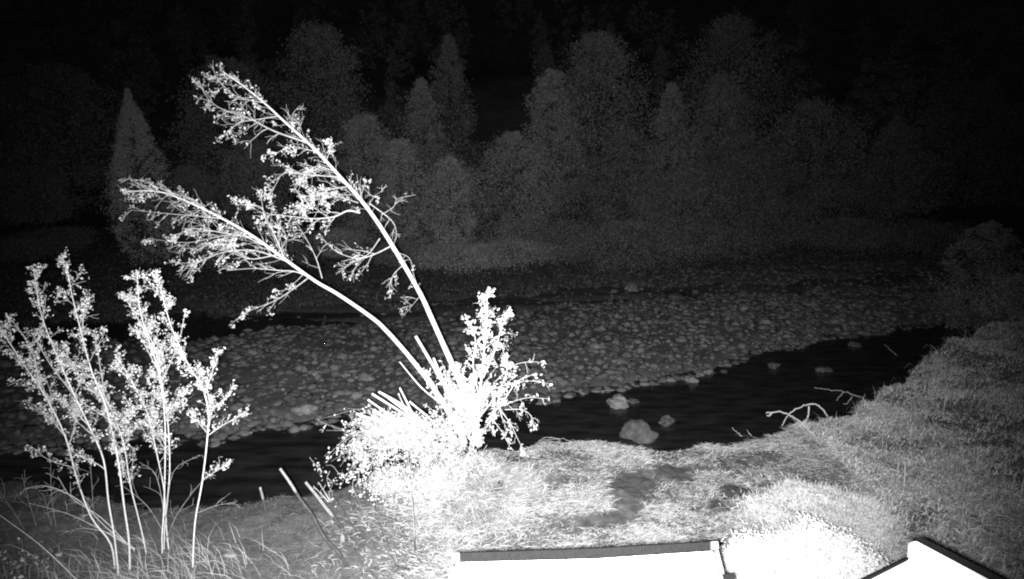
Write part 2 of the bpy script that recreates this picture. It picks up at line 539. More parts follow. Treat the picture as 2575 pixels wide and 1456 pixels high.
patchy = lambda lo, hi, sd: (lambda x, y: lo + hi * np.clip(0.5 + 1.3 * fbm(x * 1.1, y * 2.0, sd), 0, 1))
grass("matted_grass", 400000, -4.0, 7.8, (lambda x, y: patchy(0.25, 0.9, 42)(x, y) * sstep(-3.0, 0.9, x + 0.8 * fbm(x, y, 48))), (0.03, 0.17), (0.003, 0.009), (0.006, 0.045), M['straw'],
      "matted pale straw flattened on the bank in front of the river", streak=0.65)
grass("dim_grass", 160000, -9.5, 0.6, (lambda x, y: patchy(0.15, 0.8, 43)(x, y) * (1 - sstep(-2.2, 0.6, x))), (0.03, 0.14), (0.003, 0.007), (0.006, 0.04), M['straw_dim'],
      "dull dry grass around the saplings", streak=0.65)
grass("slope_grass", 260000, 5.4, 22, (lambda x, y: patchy(0.3, 0.8, 45)(x, y) * (0.45 + 0.9 * np.clip(0.5 + fbm(x * 2.6, y * 2.6, 47), 0, 1))), (0.04, 0.15), (0.006, 0.013), (0.015, 0.09), M['slope_straw'],
      "dense dull grass on the slope at the right", 3.2, 0.2, 0.3)
grass("long_straw", 1600, -1.0, 9.5, patchy(0.0, 1.0, 46), (0.2, 0.55), (0.004, 0.009), (0.02, 0.12), M['straw'],
      "scattered long pale straws lying across the matted bank grass", streak=0.8)

grass("rough_weeds", 2600, 5.8, 20, patchy(0.0, 1.0, 49), (0.15, 0.40), (0.004, 0.009), (0.10, 0.34), M['slope_straw'],
      "straggling taller weeds scattered over the right hand slope", 4.0, 0.25, 0.1)

# ------------------------------------------------------------------ plants
def walk(start, direction, length, wobble=0.25, droop=0.0, steps=6, up=0.0):
    p, d = start.copy(), direction.normalized()
    out = [p.copy()]
    for i in range(steps):
        d = (d + rvec() * wobble * 0.6 + Vector((0, 0, -droop + up)) * 0.3).normalized()
        p = p + d * (length / steps)
        out.append(p.copy())
    return out

def twigs_on(tb, lv, pts, r, count, length, back=0.35, dirbias=Vector((0, 0, 0)), leaf=0.05, leaves=7, sub=2, t0=0.15, spread=0.9, droop=0.0, barefrac=0.15):
    """side twigs with end-heavy leaf clumps along a polyline"""
    n = len(pts)
    for k in range(count):
        t = t0 + (1 - t0) * ((k + random.random()) / count)
        i = min(int(t * (n - 1)), n - 2)
        ax = (pts[i + 1] - pts[i]).normalized()
        start = pts[i].lerp(pts[i + 1], random.random())
        sd = rvec(); sd -= ax * sd.dot(ax)
        d = ax * (1 - spread * random.uniform(0.5, 1)) + sd.normalized() * spread * random.uniform(0.5, 1.0) + dirbias
        L = length * random.uniform(0.45, 1.15) * (1.0 - 0.62 * t)
        w = walk(start, d, L, 0.4, droop, 6)
        tb.add(w, taper(len(w), max(r * 0.3, 0.003), 0.0015), 4)
        bare = random.random() < barefrac
        for q in range(sub):
            j = random.randint(1, 5)
            w2 = walk(w[j], (w[j] - w[j - 1]).normalized() + rvec() * 0.8, L * random.uniform(0.3, 0.6), 0.5, droop, 4)
            tb.add(w2, taper(len(w2), 0.0027, 0.0014), 4)
            if not bare and leaves:
                for pt in w2[2:]: 
                    if random.random() < 0.6: lv.clump(pt, random.randint(1, leaves // 2 + 1), leaf * 0.9, leaf)
        if not bare and leaves:
            for pt in w[2:]:
                if random.random() < 0.65: lv.clump(pt, random.randint(1, leaves), leaf * 1.5, leaf)

def px_path(pxs, y0, y1): return [at(a, b, lerp(y0, y1, i / (len(pxs) - 1))) for i, (a, b) in enumerate(pxs)]

# --- leaning willow: two long trunks from one root
WB = Vector((-0.75, 9.25, ground_z(-0.75, 9.25)))
willow = empty("leaning_willow", WB, "tall willow whose two long bare trunks lean left over the river from the white bush", "tree")
A_px = [(1205, 1120), (1165, 985), (1125, 890), (1085, 800), (1055, 735), (1000, 640), (950, 560), (905, 500), (860, 450), (815, 400), (770, 355), (720, 310), (660, 255), (610, 215), (560, 180)]
B_px = [(1170, 1115), (1110, 1005), (1040, 910), (970, 830), (930, 795), (850, 740), (790, 705), (700, 640), (630, 590), (560, 550), (500, 520), (430, 490), (380, 480), (320, 482)]
YA, YB = (9.25, 8.1), (9.2, 7.7)
def trunk(pxs, yy, r0, r1):
    p = spline(px_path(pxs, *yy), 4)
    t = Tubes(); t.add(p, [r * (1 + 0.07 * mnoise.noise(Vector((i * 0.7, r0 * 90, 0)))) for i, r in enumerate(taper(len(p), r0, r1, 0.75))], 10)
    obj("trunk", t.mesh("trunk", M['bark']), willow)
    return p
pA = trunk(A_px, YA, 0.053, 0.005)
pB = trunk(B_px, YB, 0.045, 0.004)

def yof(pts, px, py):
    """how far out the trunk runs where a branch leaves it"""
    best = min(pts, key=lambda p: (px - (1287.5 + FOC * ((p.x) / depth(p)))) ** 2 + (py - pyof(p)) ** 2)
    return best.y
def depth(p): return p.y * math.cos(PITCH) - (p.z - CAM_Z) * math.sin(PITCH)
def pyof(p): return 728 - FOC * (p.y * math.sin(PITCH) + (p.z - CAM_Z) * math.cos(PITCH)) / depth(p)

BR = [  # (trunk, path, r0, twigs, twig length, leaves, leaf size)
    ('A', [(770, 358), (690, 330), (620, 295), (560, 275), (525, 250), (503, 215)], 0.024, 16, 0.5, 5, 0.045),
    ('A', [(905, 535), (875, 530), (840, 545), (790, 550), (740, 545), (690, 540), (665, 545)], 0.028, 12, 0.55, 6, 0.05),
    ('A', [(985, 618), (940, 640), (900, 650), (850, 635), (820, 610)], 0.020, 9, 0.5, 4, 0.045),
    ('A', [(955, 600), (925, 640), (890, 655), (845, 690)], 0.014, 7, 0.45, 3, 0.04),
    ('A', [(930, 510), (945, 490), (965, 480)], 0.016, 3, 0.3, 3, 0.04),
    ('A', [(930, 512), (985, 555), (997, 590), (988, 620)], 0.014, 7, 0.4, 2, 0.035),
    ('A', [(960, 540), (990, 520), (1000, 500), (1045, 490)], 0.008, 6, 0.35, 0, 0.03),
    ('A', [(850, 445), (780, 440), (715, 435), (690, 470), (665, 505)], 0.016, 12, 0.42, 6, 0.05),
    ('A', [(870, 470), (820, 480), (780, 510), (740, 540)], 0.018, 18, 0.45, 8, 0.05),
    ('A', [(840, 430), (790, 420), (740, 470)], 0.014, 12, 0.4, 8, 0.045),
    ('A', [(900, 510), (850, 495), (800, 500), (755, 490)], 0.014, 14, 0.4, 7, 0.045),
    ('A', [(820, 405), (830, 380), (845, 360)], 0.010, 6, 0.3, 7, 0.05),
    ('A', [(790, 380), (730, 370), (680, 395)], 0.012, 9, 0.35, 7, 0.045),
    ('A', [(1060, 740), (1035, 770), (1010, 800)], 0.010, 6, 0.3, 3, 0.04),
    ('A', [(1015, 665), (990, 690), (980, 720), (985, 740)], 0.010, 8, 0.3, 5, 0.04),
    ('A', [(1000, 635), (1030, 650), (1040, 690), (1050, 720)], 0.009, 6, 0.3, 3, 0.04),
    ('A', [(905, 500), (915, 470), (918, 445)], 0.009, 4, 0.25, 6, 0.045),
    ('A', [(660, 258), (590, 240), (540, 190)], 0.012, 10, 0.4, 5, 0.045),
    ('A', [(700, 292), (650, 300), (600, 310), (560, 345)], 0.012, 12, 0.4, 6, 0.045),
    ('A', [(740, 330), (735, 290), (755, 265)], 0.008, 5, 0.3, 2, 0.04),
    ('B', [(805, 712), (750, 685), (700, 680), (640, 675), (570, 680)], 0.018, 9, 0.4, 3, 0.04),
    ('B', [(780, 695), (740, 725), (690, 757), (620, 785), (575, 820)], 0.018, 12, 0.35, 6, 0.045),
    ('B', [(730, 660), (640, 630), (560, 635), (500, 660), (450, 672)], 0.020, 16, 0.5, 7, 0.045),
    ('B', [(660, 615), (600, 590), (540, 597), (470, 610), (370, 600)], 0.018, 16, 0.5, 6, 0.045),
    ('B', [(560, 550), (490, 543), (420, 537), (330, 528)], 0.014, 12, 0.4, 3, 0.04),
    ('B', [(715, 650), (690, 590), (665, 545), (655, 520), (590, 505)], 0.016, 12, 0.4, 6, 0.05),
    ('B', [(810, 700), (795, 650), (770, 600), (745, 560)], 0.012, 8, 0.4, 3, 0.045),
    ('B', [(640, 598), (560, 585), (480, 575), (440, 600)], 0.014, 14, 0.45, 6, 0.045),
    ('B', [(700, 640), (620, 650), (560, 600), (480, 640)], 0.014, 16, 0.45, 7, 0.045),
    ('B', [(530, 535), (480, 500), (430, 485), (350, 450)], 0.010, 10, 0.35, 2, 0.04),
    ('B', [(430, 490), (370, 475), (330, 450), (310, 455)], 0.007, 7, 0.3, 2, 0.04),
    ('B', [(700, 635), (720, 600), (700, 560)], 0.010, 8, 0.35, 5, 0.045),
]
for tr, path, r0, tw, tl, nl, ls in BR:
    base = pA if tr == 'A' else pB
    y0 = yof(base, *path[0])
    pts = spline(px_path(path, y0, y0 + random.uniform(-0.7, 0.5)), 4)
    tb, lv = Tubes(), Leaves()
    tb.add(pts, taper(len(pts), r0 * 0.58, 0.0022), 6)
    twigs_on(tb, lv, pts, r0, tw, tl, leaf=ls * 0.85, leaves=(nl if nl >= 7 else max(0, nl - 2)), sub=3, spread=0.75, droop=0.1, dirbias=Vector((-0.25, 0, 0)), barefrac=0.4)
    b = obj("branch", tb.mesh("branch", M['willow_twig']), willow)
    if lv.c:
        tag(obj("foliage", lv.mesh("foliage", M['willow_leaf']), b), None, None, None, 'stuff')
# twigs straight off the trunks
for p, a, b_, ttl in ((pA, 0.45, 0.99, 46), (pB, 0.5, 0.99, 44)):
    seg = p[int(len(p) * a):]
    tb, lv = Tubes(), Leaves()
    twigs_on(tb, lv, seg, 0.010, ttl, 0.5, leaf=0.036, leaves=3, sub=3, barefrac=0.4, spread=0.7, t0=0.0, dirbias=Vector((-0.25, 0, 0)))
    o = tag(obj("twigs", tb.mesh("twigs", M['willow_twig']), willow), None, None, None, 'stuff')
    tag(obj("foliage", lv.mesh("foliage", M['willow_leaf']), o), None, None, None, 'stuff')

def cut_stem(parent, tip, foot, r, ytip, yfoot, mat='bark'):
    a, b = at(*foot, yfoot), at(*tip, ytip)
    r *= 0.72
    m1 = a.lerp(b, random.uniform(0.35, 0.65)) + rvec() * 0.055
    t = Tubes().add(spline([a, m1, b], 4), [q * random.uniform(0.9, 1.12) for q in taper(9, r * 1.15, r * 0.85)], 9, True)
    return obj("cut_stem", t.mesh("cut_stem", M[mat]), parent)
cut_stem(willow, (1045, 845), (1160, 1030), 0.036, 9.0, 9.2)
cut_stem(willow, (1005, 910), (1110, 1015), 0.014, 8.9, 9.1)
cut_stem(willow, (1090, 900), (1165, 1040), 0.030, 9.0, 9.2)
cut_stem(willow, (1120, 870), (1180, 1040), 0.034, 9.1, 9.2)
cut_stem(willow, (1150, 930), (1185, 1060), 0.040, 9.0, 9.2)
cut_stem(willow, (1185, 940), (1195, 1070), 0.030, 8.9, 9.2)
# leafy sprouts round the willow's foot
tb, lv = Tubes(), Leaves()
for _ in range(60):
    a = at(random.gauss(1170, 36), random.uniform(1010, 1140), random.uniform(8.7, 9.4))
    w = walk(a, Vector((random.uniform(-.5, .6), random.uniform(-.5, .1), 1.0)), random.uniform(0.3, 0.95), 0.35)
    tb.add(w, taper(len(w), 0.008, 0.003), 4)
    for pt in w[1:]:
        lv.clump(pt, random.randint(3, 9), 0.075, 0.062)
o = tag(obj("shoots", tb.mesh("shoots", M['twig']), willow), None, None, None, 'stuff')
tag(obj("foliage", lv.mesh("foliage", M['bush_leaf'], 0.4), o), None, None, None, 'stuff')

# --- leafy shoot right of the trunks
p0 = at(1200, 1090, 8.9)
sprout = empty("willow_shrub", p0, "upright leafy shrub with one tall spike, right of the willow trunks", "shrub")
for path, r, n_tw, L, nl in (
        ([(1200, 1090), (1210, 960), (1220, 850), (1226, 790), (1224, 742)], 0.022, 34, 0.34, 9),
        ([(1205, 1000), (1190, 920), (1195, 850), (1172, 800)], 0.013, 16, 0.26, 8),
        ([(1215, 950), (1245, 880), (1262, 820), (1285, 780)], 0.013, 18, 0.28, 8),
        ([(1205, 1050), (1250, 990), (1275, 930), (1262, 870)], 0.014, 18, 0.28, 9),
        ([(1200, 1060), (1160, 990), (1150, 930)], 0.013, 14, 0.26, 8),
        ([(1222, 1060), (1265, 1010), (1300, 960), (1345, 940)], 0.012, 9, 0.22, 5)):
    pts = spline(px_path(path, 8.9, 8.75), 4)
    tb, lv = Tubes(), Leaves()
    tb.add(pts, taper(len(pts), r, 0.004), 6)
    twigs_on(tb, lv, pts, r, int(n_tw * 0.85), L, leaf=0.058, leaves=nl - 3, sub=2, spread=0.8, dirbias=Vector((0, 0, 0.25)), barefrac=0.05)
    s = obj("stem", tb.mesh("stem", M['twig']), sprout)
    tag(obj("foliage", lv.mesh("foliage", M['bush_leaf'], 0.3), s), None, None, None, 'stuff')
for path, leaf_n in (([(1225, 985), (1270, 968), (1330, 958), (1385, 965)], 2), ([(1240, 1030), (1290, 1010), (1330, 1000), (1380, 1003)], 2),
             ([(1245, 960), (1290, 920), (1330, 910), (1365, 912)], 2), ([(1240, 1010), (1280, 1060), (1300, 1100), (1322, 1145)], 3),
             ([(1270, 1030), (1310, 1030), (1335, 1045), (1345, 1075)], 3), ([(1235, 1050), (1265, 1090), (1285, 1130)], 4), ([(1255, 1000), (1262, 1050), (1300, 1080)], 2)):
    pts = spline(px_path(path, 8.85, 8.6), 4)
    tb, lv = Tubes(), Leaves()
    tb.add(pts, taper(len(pts), 0.0065, 0.002), 5)
    twigs_on(tb, lv, pts, 0.005, 7, 0.26, leaf=0.05, leaves=leaf_n, sub=2, spread=0.8, droop=0.4, barefrac=0.5)
    lv.clump(pts[-1], 4, 0.05, 0.055)
    s = obj("bare_branch", tb.mesh("bare_branch", M['twig']), sprout)
    tag(obj("foliage", lv.mesh("foliage", M['bush_leaf']), s), None, None, None, 'stuff')

# --- coppiced bush, cut stems pointing left
cb = at(1110, 1120, 8.8)
cop = empty("coppiced_bush", cb, "big white leafy bush with a fan of sawn-off stems pointing left", "bush")
for tip, foot, r in (((895, 1040), (1080, 1110), 0.034), ((900, 1062), (1080, 1125), 0.016), ((935, 990), (1090, 1095), 0.026), ((952, 985), (1095, 1090), 0.028),
                     ((925, 1005), (1085, 1100), 0.022), ((975, 1000), (1100, 1090), 0.020), ((1005, 975), (1060, 1085), 0.020), ((1002, 990), (1045, 1075), 0.014),
                     ((940, 1030), (1080, 1105), 0.022), ((965, 1045), (1100, 1120), 0.026), ((1030, 1010), (1110, 1090), 0.022), ((925, 1085), (1070, 1130), 0.018)):
    cut_stem(cop, tip, foot, r, random.uniform(8.2, 8.6), random.uniform(8.6, 8.9))
tb, lv = Tubes(), Leaves()
ctr = at(1085, 1115, 8.7)
def shoot(a, b, sag, r, first, prob, mx, spread, leaf):
    L = (b - a).length
    mid_ = a.lerp(b, random.uniform(0.4, 0.6)) + Vector((0, 0, sag)) + rvec() * (0.16 * L)
    pts = spline([a, mid_, b + rvec() * 0.04], 4)
    tb.add(pts, taper(len(pts), r, 0.0018), 4)
    for pt in pts[first:]:
        if random.random() < prob: lv.clump(pt, random.randint(1, mx), spread, leaf)
    for q in range(2):
        j = random.randint(2, len(pts) - 2)
        w = walk(pts[j], (pts[j + 1] - pts[j]).normalized() + rvec() * 0.9, random.uniform(0.08, 0.25), 0.5, 0.2, 4)
        tb.add(w, taper(len(w), 0.0025, 0.0014), 4)
        for pt in w[2:]:
            if random.random() < prob: lv.clump(pt, random.randint(1, mx), spread * 0.8, leaf)
# dense heart of the bush: an uneven heap of leafy shoots over the cut stems
for k in range(135):
    fx_ = random.random()
    tx = 930 + 185 * fx_ + random.gauss(0, 22); ty = 1035 + 75 * random.random() + 28 * fx_ + random.gauss(0, 14)
    tip = at(tx, ty, random.uniform(8.1, 8.9))
    st = at(tx + random.uniform(-50, 110), ty + random.uniform(10, 75), random.uniform(8.4, 8.9))
    shoot(st, tip, random.uniform(-0.02, 0.12), 0.005, 3, 0.7, 5, 0.08, 0.048)
for k in range(40):       # shoots reaching left over the water, thinner and barer
    tip = at(random.triangular(795, 950, 900), random.uniform(1040, 1190), random.uniform(7.9, 8.6))
    st = at(random.uniform(930, 1040), random.uniform(1075, 1130), 8.5)
    shoot(st, tip, random.uniform(0.05, 0.2), 0.0045, 7, 0.45, 3, 0.05, 0.048)
for k in range(185):      # drooping skirt in front, three loose lobes
    cxp, cyp, sx_, sy_ = random.choice(((925, 1180, 45, 40), (985, 1235, 38, 42), (965, 1280, 28, 28), (1075, 1200, 55, 50), (1130, 1260, 40, 50), (1075, 1290, 45, 45)))
    tip = at(random.gauss(cxp, sx_), random.gauss(cyp, sy_), random.uniform(7.6, 8.3))
    gz = ground_z(tip.x, tip.y)
    if tip.z < gz + 0.08: tip.z = gz + random.uniform(0.08, 0.35)
    st = tip + Vector((random.uniform(-0.25, 0.4), random.uniform(0.0, 0.3), random.uniform(0.08, 0.4)))
    shoot(st, tip, random.uniform(0.0, 0.12), 0.004, 4, 0.6, 5, 0.075, 0.042)
o = tag(obj("shoots", tb.mesh("shoots", M['willow_twig']), cop), None, None, None, 'stuff')
tag(obj("foliage", lv.mesh("foliage", M['bush_leaf'], 0.4), o), None, None, None, 'stuff')

# --- fine grass mound under the willow's foot, and bright grassy mounds near the shelter
def mound(name, px, py, Y, rx, ry, hgt, n, ln, mat, label, cat):
    c = at(px, py, Y)
    base_z = ground_z(c.x, c.y)
    t = empty(name, (c.x, c.y, base_z), label, cat)
    a = rng.uniform(0, 2 * np.pi, n); r = np.sqrt(rng.random(n))
    r = r * (1 + 0.25 * np.sin(2 * a + 1) + 0.15 * np.sin(5 * a)) + np.abs(rng.normal(0, 0.30, n)) * (r > 0.5)
    x, y = c.x + rx * r * np.cos(a), c.y + ry * r * np.sin(a)
    bump = np.clip(1 - r ** 2, 0, 1) ** 1.3 * hgt * (1 + 0.9 * fbm(x * 3, y * 3, 51))
    gz = height(x, y)
    z = gz + bump * rng.uniform(0.55, 1.0, n)
    yaw = a + rng.normal(0, 0.9, n)
    m = blades(name, x, y, z, rng.uniform(*ln, n), rng.uniform(0.004, 0.010, n), rng.uniform(0.0, 0.09, n), yaw, mat)
    o = obj("blades", m, t); tag(o, None, None, None, 'stuff')
    # the hummock of earth and thatch the blades grow from
    N, R = 28, 6
    bm = bmesh.new(); rings = []
    for j in range(R + 1):
        q = j / R
        ring = []
        for i in range(N):
            w = 2 * math.pi * i / N
            X, Y_ = c.x + rx * 0.97 * q * math.cos(w), c.y + ry * 0.97 * q * math.sin(w)
            Z = ground_z(X, Y_) - 0.03 + (1 - q * q) ** 1.4 * hgt * 0.5 * (1 + 0.4 * mnoise.noise(Vector((X * 3, Y_ * 3, 1))))
            ring.append(bm.verts.new((X, Y_, Z)))
        rings.append(ring)
    for j in range(R):
        for i in range(N):
            k = (i + 1) % N
            bm.faces.new((rings[j][i], rings[j + 1][i], rings[j + 1][k], rings[j][k]))
    me = bpy.data.meshes.new("hummock"); bm.to_mesh(me); bm.free(); me.materials.append(M['soil'])
    obj("hummock", me, t)
    return t
mound("grass_mound", 1190, 1215, 8.3, 0.62, 0.8, 0.55, 11000, (0.1, 0.28), M['straw'], "shaggy mound of pale grass below the willow's foot", "grass mound")
mound("grass_mound", 2075, 1250, 7.6, 0.62, 0.72, 0.26, 26000, (0.04, 0.12), M['bush_leaf'], "bright grass mound on the slope, up and right of the white bush", "grass mound")

def leafy_bush(name, px, py, Y, rx, ry, hgt, n, s, label):
    c = at(px, py, Y)
    bz = ground_z(c.x, c.y)
    t = empty(name, (c.x, c.y, bz), label, "bush")
    lv, tb = Leaves(), Tubes()
    for k in range(n // 14):
        a = random.uniform(0, 6.283); r = random.random() ** 0.5
        lump = 1 + 0.25 * mnoise.noise(Vector((math.cos(a) * r * 2.2, math.sin(a) * r * 2.2, 3.0)))
        hz = hgt * lump * (0.62 + 0.38 * random.random()) * (1 - 0.5 * r ** 4)
        tip = Vector((c.x + rx * r * math.cos(a), c.y + ry * r * math.sin(a), bz + hz))
        foot = Vector((c.x + rx * .5 * r * math.cos(a), c.y + ry * .5 * r * math.sin(a), bz))
        pts = spline([foot, foot.lerp(tip, 0.55) + rvec() * 0.10, tip], 3)
        tb.add(pts, taper(len(pts), 0.005, 0.002), 4)
        for pt in pts[3:]: lv.clump(pt, 5, 0.09, s)
    o = tag(obj("shoots", tb.mesh("shoots", M['twig']), t), None, None, None, 'stuff')
    tag(obj("foliage", lv.mesh("foliage", M['bush_leaf'], 0.5, 0.3), t), None, None, None, 'stuff')
    return t
leafy_bush("white_bush", 2010, 1410, 5.45, 0.98, 0.42, 1.24, 52000, 0.042, "glaring white bush beside the right end of the large flat roof")

# --- saplings on the left
Z1 = lambda x, y: (x * 0.6055, 575 + y * 0.6055)
SAP = [
    ([(480, 1440), (460, 1310), (380, 1200), (320, 1040), (270, 860), (190, 700), (110, 580), (30, 460), (0, 420)], 0.020, 0.50, "leftmost sapling, leaning hard out of the picture's left edge", 6.6),
    ([(490, 1420), (475, 1280), (450, 1130), (430, 960), (370, 820), (290, 650), (225, 500), (170, 350), (140, 170)], 0.021, 0.42, "tall leafy sapling leaning left with a narrow spiky tip, second from the left edge", 6.5),
    ([(540, 1430), (535, 1290), (515, 1150), (490, 960), (440, 740), (380, 590), (340, 440), (300, 280), (275, 140)], 0.024, 0.45, "tallest sapling, thick with white leaves to its tip, third from the left edge", 6.6),
    ([(605, 1330), (575, 1200), (540, 1060), (515, 900), (470, 770), (410, 650)], 0.016, 0.38, "short thin sapling hidden behind the tallest one", 6.9),
    ([(670, 1320), (680, 1170), (685, 1000), (685, 800), (660, 600), (610, 440), (580, 330), (570, 190)], 0.017, 0.36, "left one of the two straight saplings that rise close together", 6.9),
    ([(700, 1330), (690, 1200), (705, 1000), (695, 780), (670, 640), (650, 520), (600, 400)], 0.016, 0.36, "right one of the two straight saplings that rise close together", 7.0),
    ([(680, 1330), (685, 1120), (650, 930), (610, 760), (550, 640), (490, 540)], 0.013, 0.36, "slender sapling bending left out of the straight pair's foot", 7.0),
    ([(800, 1410), (810, 1220), (840, 1050), (862, 860), (865, 760), (840, 660), (780, 560), (720, 430), (685, 320), (660, 215)], 0.019, 0.36, "lone rightmost sapling with a curved bare stem and a side branch to the right", 6.6),
]
EXTRA = {7: [[(850, 690), (880, 600), (890, 550), (905, 505)], [(862, 860), (920, 820), (980, 785), (1035, 750)], [(845, 1040), (900, 1005), (950, 970)], [(865, 760), (910, 730), (940, 690), (975, 655)], [(862, 850), (820, 800), (790, 760)]],
         0: [[(200, 720), (150, 600), (60, 540)], [(270, 860), (190, 770), (120, 720)], [(170, 660), (130, 500), (50, 380)]],
         1: [[(300, 680), (220, 580), (130, 430)], [(370, 820), (280, 730), (210, 700)]],
         2: [[(440, 740), (420, 600), (390, 420)], [(380, 590), (300, 560), (260, 470)], [(340, 440), (350, 340), (375, 270)], [(470, 850), (520, 780), (560, 760)]],
         4: [[(660, 600), (600, 480), (560, 420)], [(685, 800), (740, 700), (770, 670)], [(600, 420), (540, 320), (510, 270)]],
         5: [[(695, 780), (750, 720), (770, 680)], [(670, 640), (740, 480), (770, 340)]],
         3: [[(515, 900), (560, 830), (600, 790)]], 6: []}
for k, (path, r0, tl, lab, Y) in enumerate(SAP):
    pp = [Z1(*q) for q in path]
    pts = spline(px_path(pp, Y, Y - 0.25), 4)
    foot = pts[0].copy(); foot.z = ground_z(foot.x, foot.y)
    pts[0].z = min(pts[0].z, foot.z - 0.02)
    s = empty("sapling", foot, lab, "sapling", "leafy saplings on the near bank")
    tb = Tubes().add(pts, taper(len(pts), r0 * 0.54, 0.0028), 7)
    st = obj("stem", tb.mesh("stem", M['bark']), s)
    paths = [(pts, r0, 34, 0.36)] + [(spline(px_path([Z1(*q) for q in e], Y - 0.1, Y - 0.1 + random.uniform(-.3, .3)), 4), 0.007, 15, 0.2) for e in EXTRA.get(k, [])]
    lv = Leaves()
    for i, (pt, r, cnt, t0) in enumerate(paths):
        tb = Tubes()
        if i: tb.add(pt, taper(len(pt), r, 0.003), 5)
        if i == 0:
            n8 = 11
            for q in range(n8):     # each side branch its own mesh
                tq = Tubes()
                f = q / (n8 - 1)
                a = min(int(len(pt) * (t0 + (0.96 - t0) * f)), len(pt) - 2)
                ax = (pt[a + 1] - pt[a]).normalized()
                sd = rvec(); sd = (sd - ax * sd.dot(ax)).normalized()
                L = tl * random.uniform(0.6, 1.5) * (1.0 - 0.6 * f)
                w = walk(pt[a], ax + sd * 0.75, L, 0.3, 0, 8, 0.25)
                tq.add(w, taper(len(w), max(0.0028, r * 0.32 * (1 - f)), 0.0016), 5)
                twigs_on(tq, lv, w, 0.004, int(5 + L * 10), 0.19, leaf=0.031, leaves=3, sub=1, spread=0.75, t0=0.15, dirbias=Vector((0, 0, 0.2)), barefrac=0.12)
                obj("side_branch", tq.mesh("side_branch", M['willow_twig']), s)
            tq = Tubes()
            twigs_on(tq, lv, pt[int(len(pt) * 0.45):], 0.004, 26, 0.15, leaf=0.032, leaves=3, sub=1, spread=0.8, t0=0, dirbias=Vector((0, 0, 0.3)), barefrac=0.1)
            tag(obj("twigs", tq.mesh("twigs", M['willow_twig']), s), None, None, None, 'stuff')
        else:
            twigs_on(tb, lv, pt, r, 13, tl * 0.45, leaf=0.032, leaves=3, sub=1, spread=0.7, t0=0.1, dirbias=Vector((0, 0, 0.3)), barefrac=0.03)
            obj("side_branch", tb.mesh("side_branch", M['willow_twig']), s)
    tip = pts[-1]
    for q in range(8): lv.clump(pts[-1 - q // 2], 3, 0.045, 0.032)
    tag(obj("foliage", lv.mesh("foliage", M['leaf'], 0.2), s), None, None, None, 'stuff')

# --- bare dead brush round the saplings
def brush(label, paths, Y, mat='deadwood', r=0.006, tw=6, tl=0.3, name="dead_brush", cat="brush"):
    foot = at(*paths[0][0], Y); foot.z = ground_z(foot.x, foot.y)
    t = empty(name, foot, label, cat)
    for p in paths:
        pts = spline(px_path(p, Y, Y + random.uniform(-.3, .2)), 4)
        tb, lv = Tubes(), Leaves()
        tb.add(pts, taper(len(pts), r, 0.0025), 5)
        if tw: twigs_on(tb, lv, pts, r * 0.6, tw, tl, leaves=0, sub=1, spread=0.6, t0=0.25, leaf=0.03)
        obj("bare_stem", tb.mesh("bare_stem", M[mat]), t)
    return t
z = lambda *a: [Z1(*q) for q in a]
brush("bare arching dead stems sweeping left from the saplings' feet", [z((560, 1330), (400, 1240), (270, 1180), (120, 1140)), z((560, 1335), (440, 1240), (330, 1130), (200, 1070), (100, 1080)), z((540, 1320), (420, 1200), (300, 1120), (240, 1030)), z((560, 1330), (470, 1270), (350, 1245), (260, 1265))], 6.7, 'deadwood', 0.007)
brush("tangle of grey bare twigs standing between the straight saplings and the lone one", [z((690, 1290), (740, 1180), (830, 1060), (890, 1020)), z((680, 1260), (610, 1150), (500, 1060)), z((690, 1200), (720, 1010), (830, 940)), z((690, 1230), (650, 1030), (580, 970)), z((820, 1180), (900, 1150), (985, 1135))], 6.9, 'dry_twig', 0.006)
brush("long pale stalk slanting down across the bottom left corner", [z((330, 1470), (250, 1390), (150, 1300), (0, 1190))], 6.0, 'deadwood', 0.007, 0, name="dead_stalk", cat="stalk")
brush("dim bare twiggy brush by the water at the left edge", [z((230, 1290), (200, 1180), (180, 1100)), z((160, 1270), (120, 1130), (90, 1020)), z((240, 1280), (215, 1120), (210, 960)), z((120, 1280), (60, 1180), (0, 1090)), z((400, 1290), (385, 1120), (375, 950))], 7.4, 'dry_twig', 0.006, 9, 0.4)
# low leafy weed in the corner
c = onz(75, 1440, 1.75)
t = empty("leafy_weed", (c.x, c.y, ground_z(c.x, c.y)), "low leafy weed in the bottom left corner", "weed")
lv, tb = Leaves(), Tubes()
for k in range(26):
    b0 = Vector((c.x + random.uniform(-.35, .35), c.y + random.uniform(-.3, .3), ground_z(c.x, c.y)))
    w = walk(b0, Vector((random.uniform(-.4, .4), random.uniform(-.4, .2), 1)), random.uniform(0.12, 0.35), 0.3)
    obj("stalk", Tubes().add(w, taper(len(w), 0.004, 0.002), 4).mesh("stalk", M['dry_twig']), t)
    lv.clump(w[-1], 3, 0.05, 0.055)
tag(obj("foliage", lv.mesh("foliage", M['straw']), t), None, None, None, 'stuff')
# fan of dead straw around the saplings' feet
n = 600
fx, fy = rng.normal(-4.2, 0.75, n), rng.normal(6.35, 0.40, n)
o = obj("straw_fan", blades("straw_fan", fx, fy, height(fx, fy), rng.uniform(.2, .65, n), rng.uniform(.003, .006, n), rng.uniform(.03, .2, n), np.pi - 0.35 + rng.normal(0, .5, n), M['straw']))
tag(o, "fan of long dead straw lying left from the saplings' feet", None, None, 'stuff')

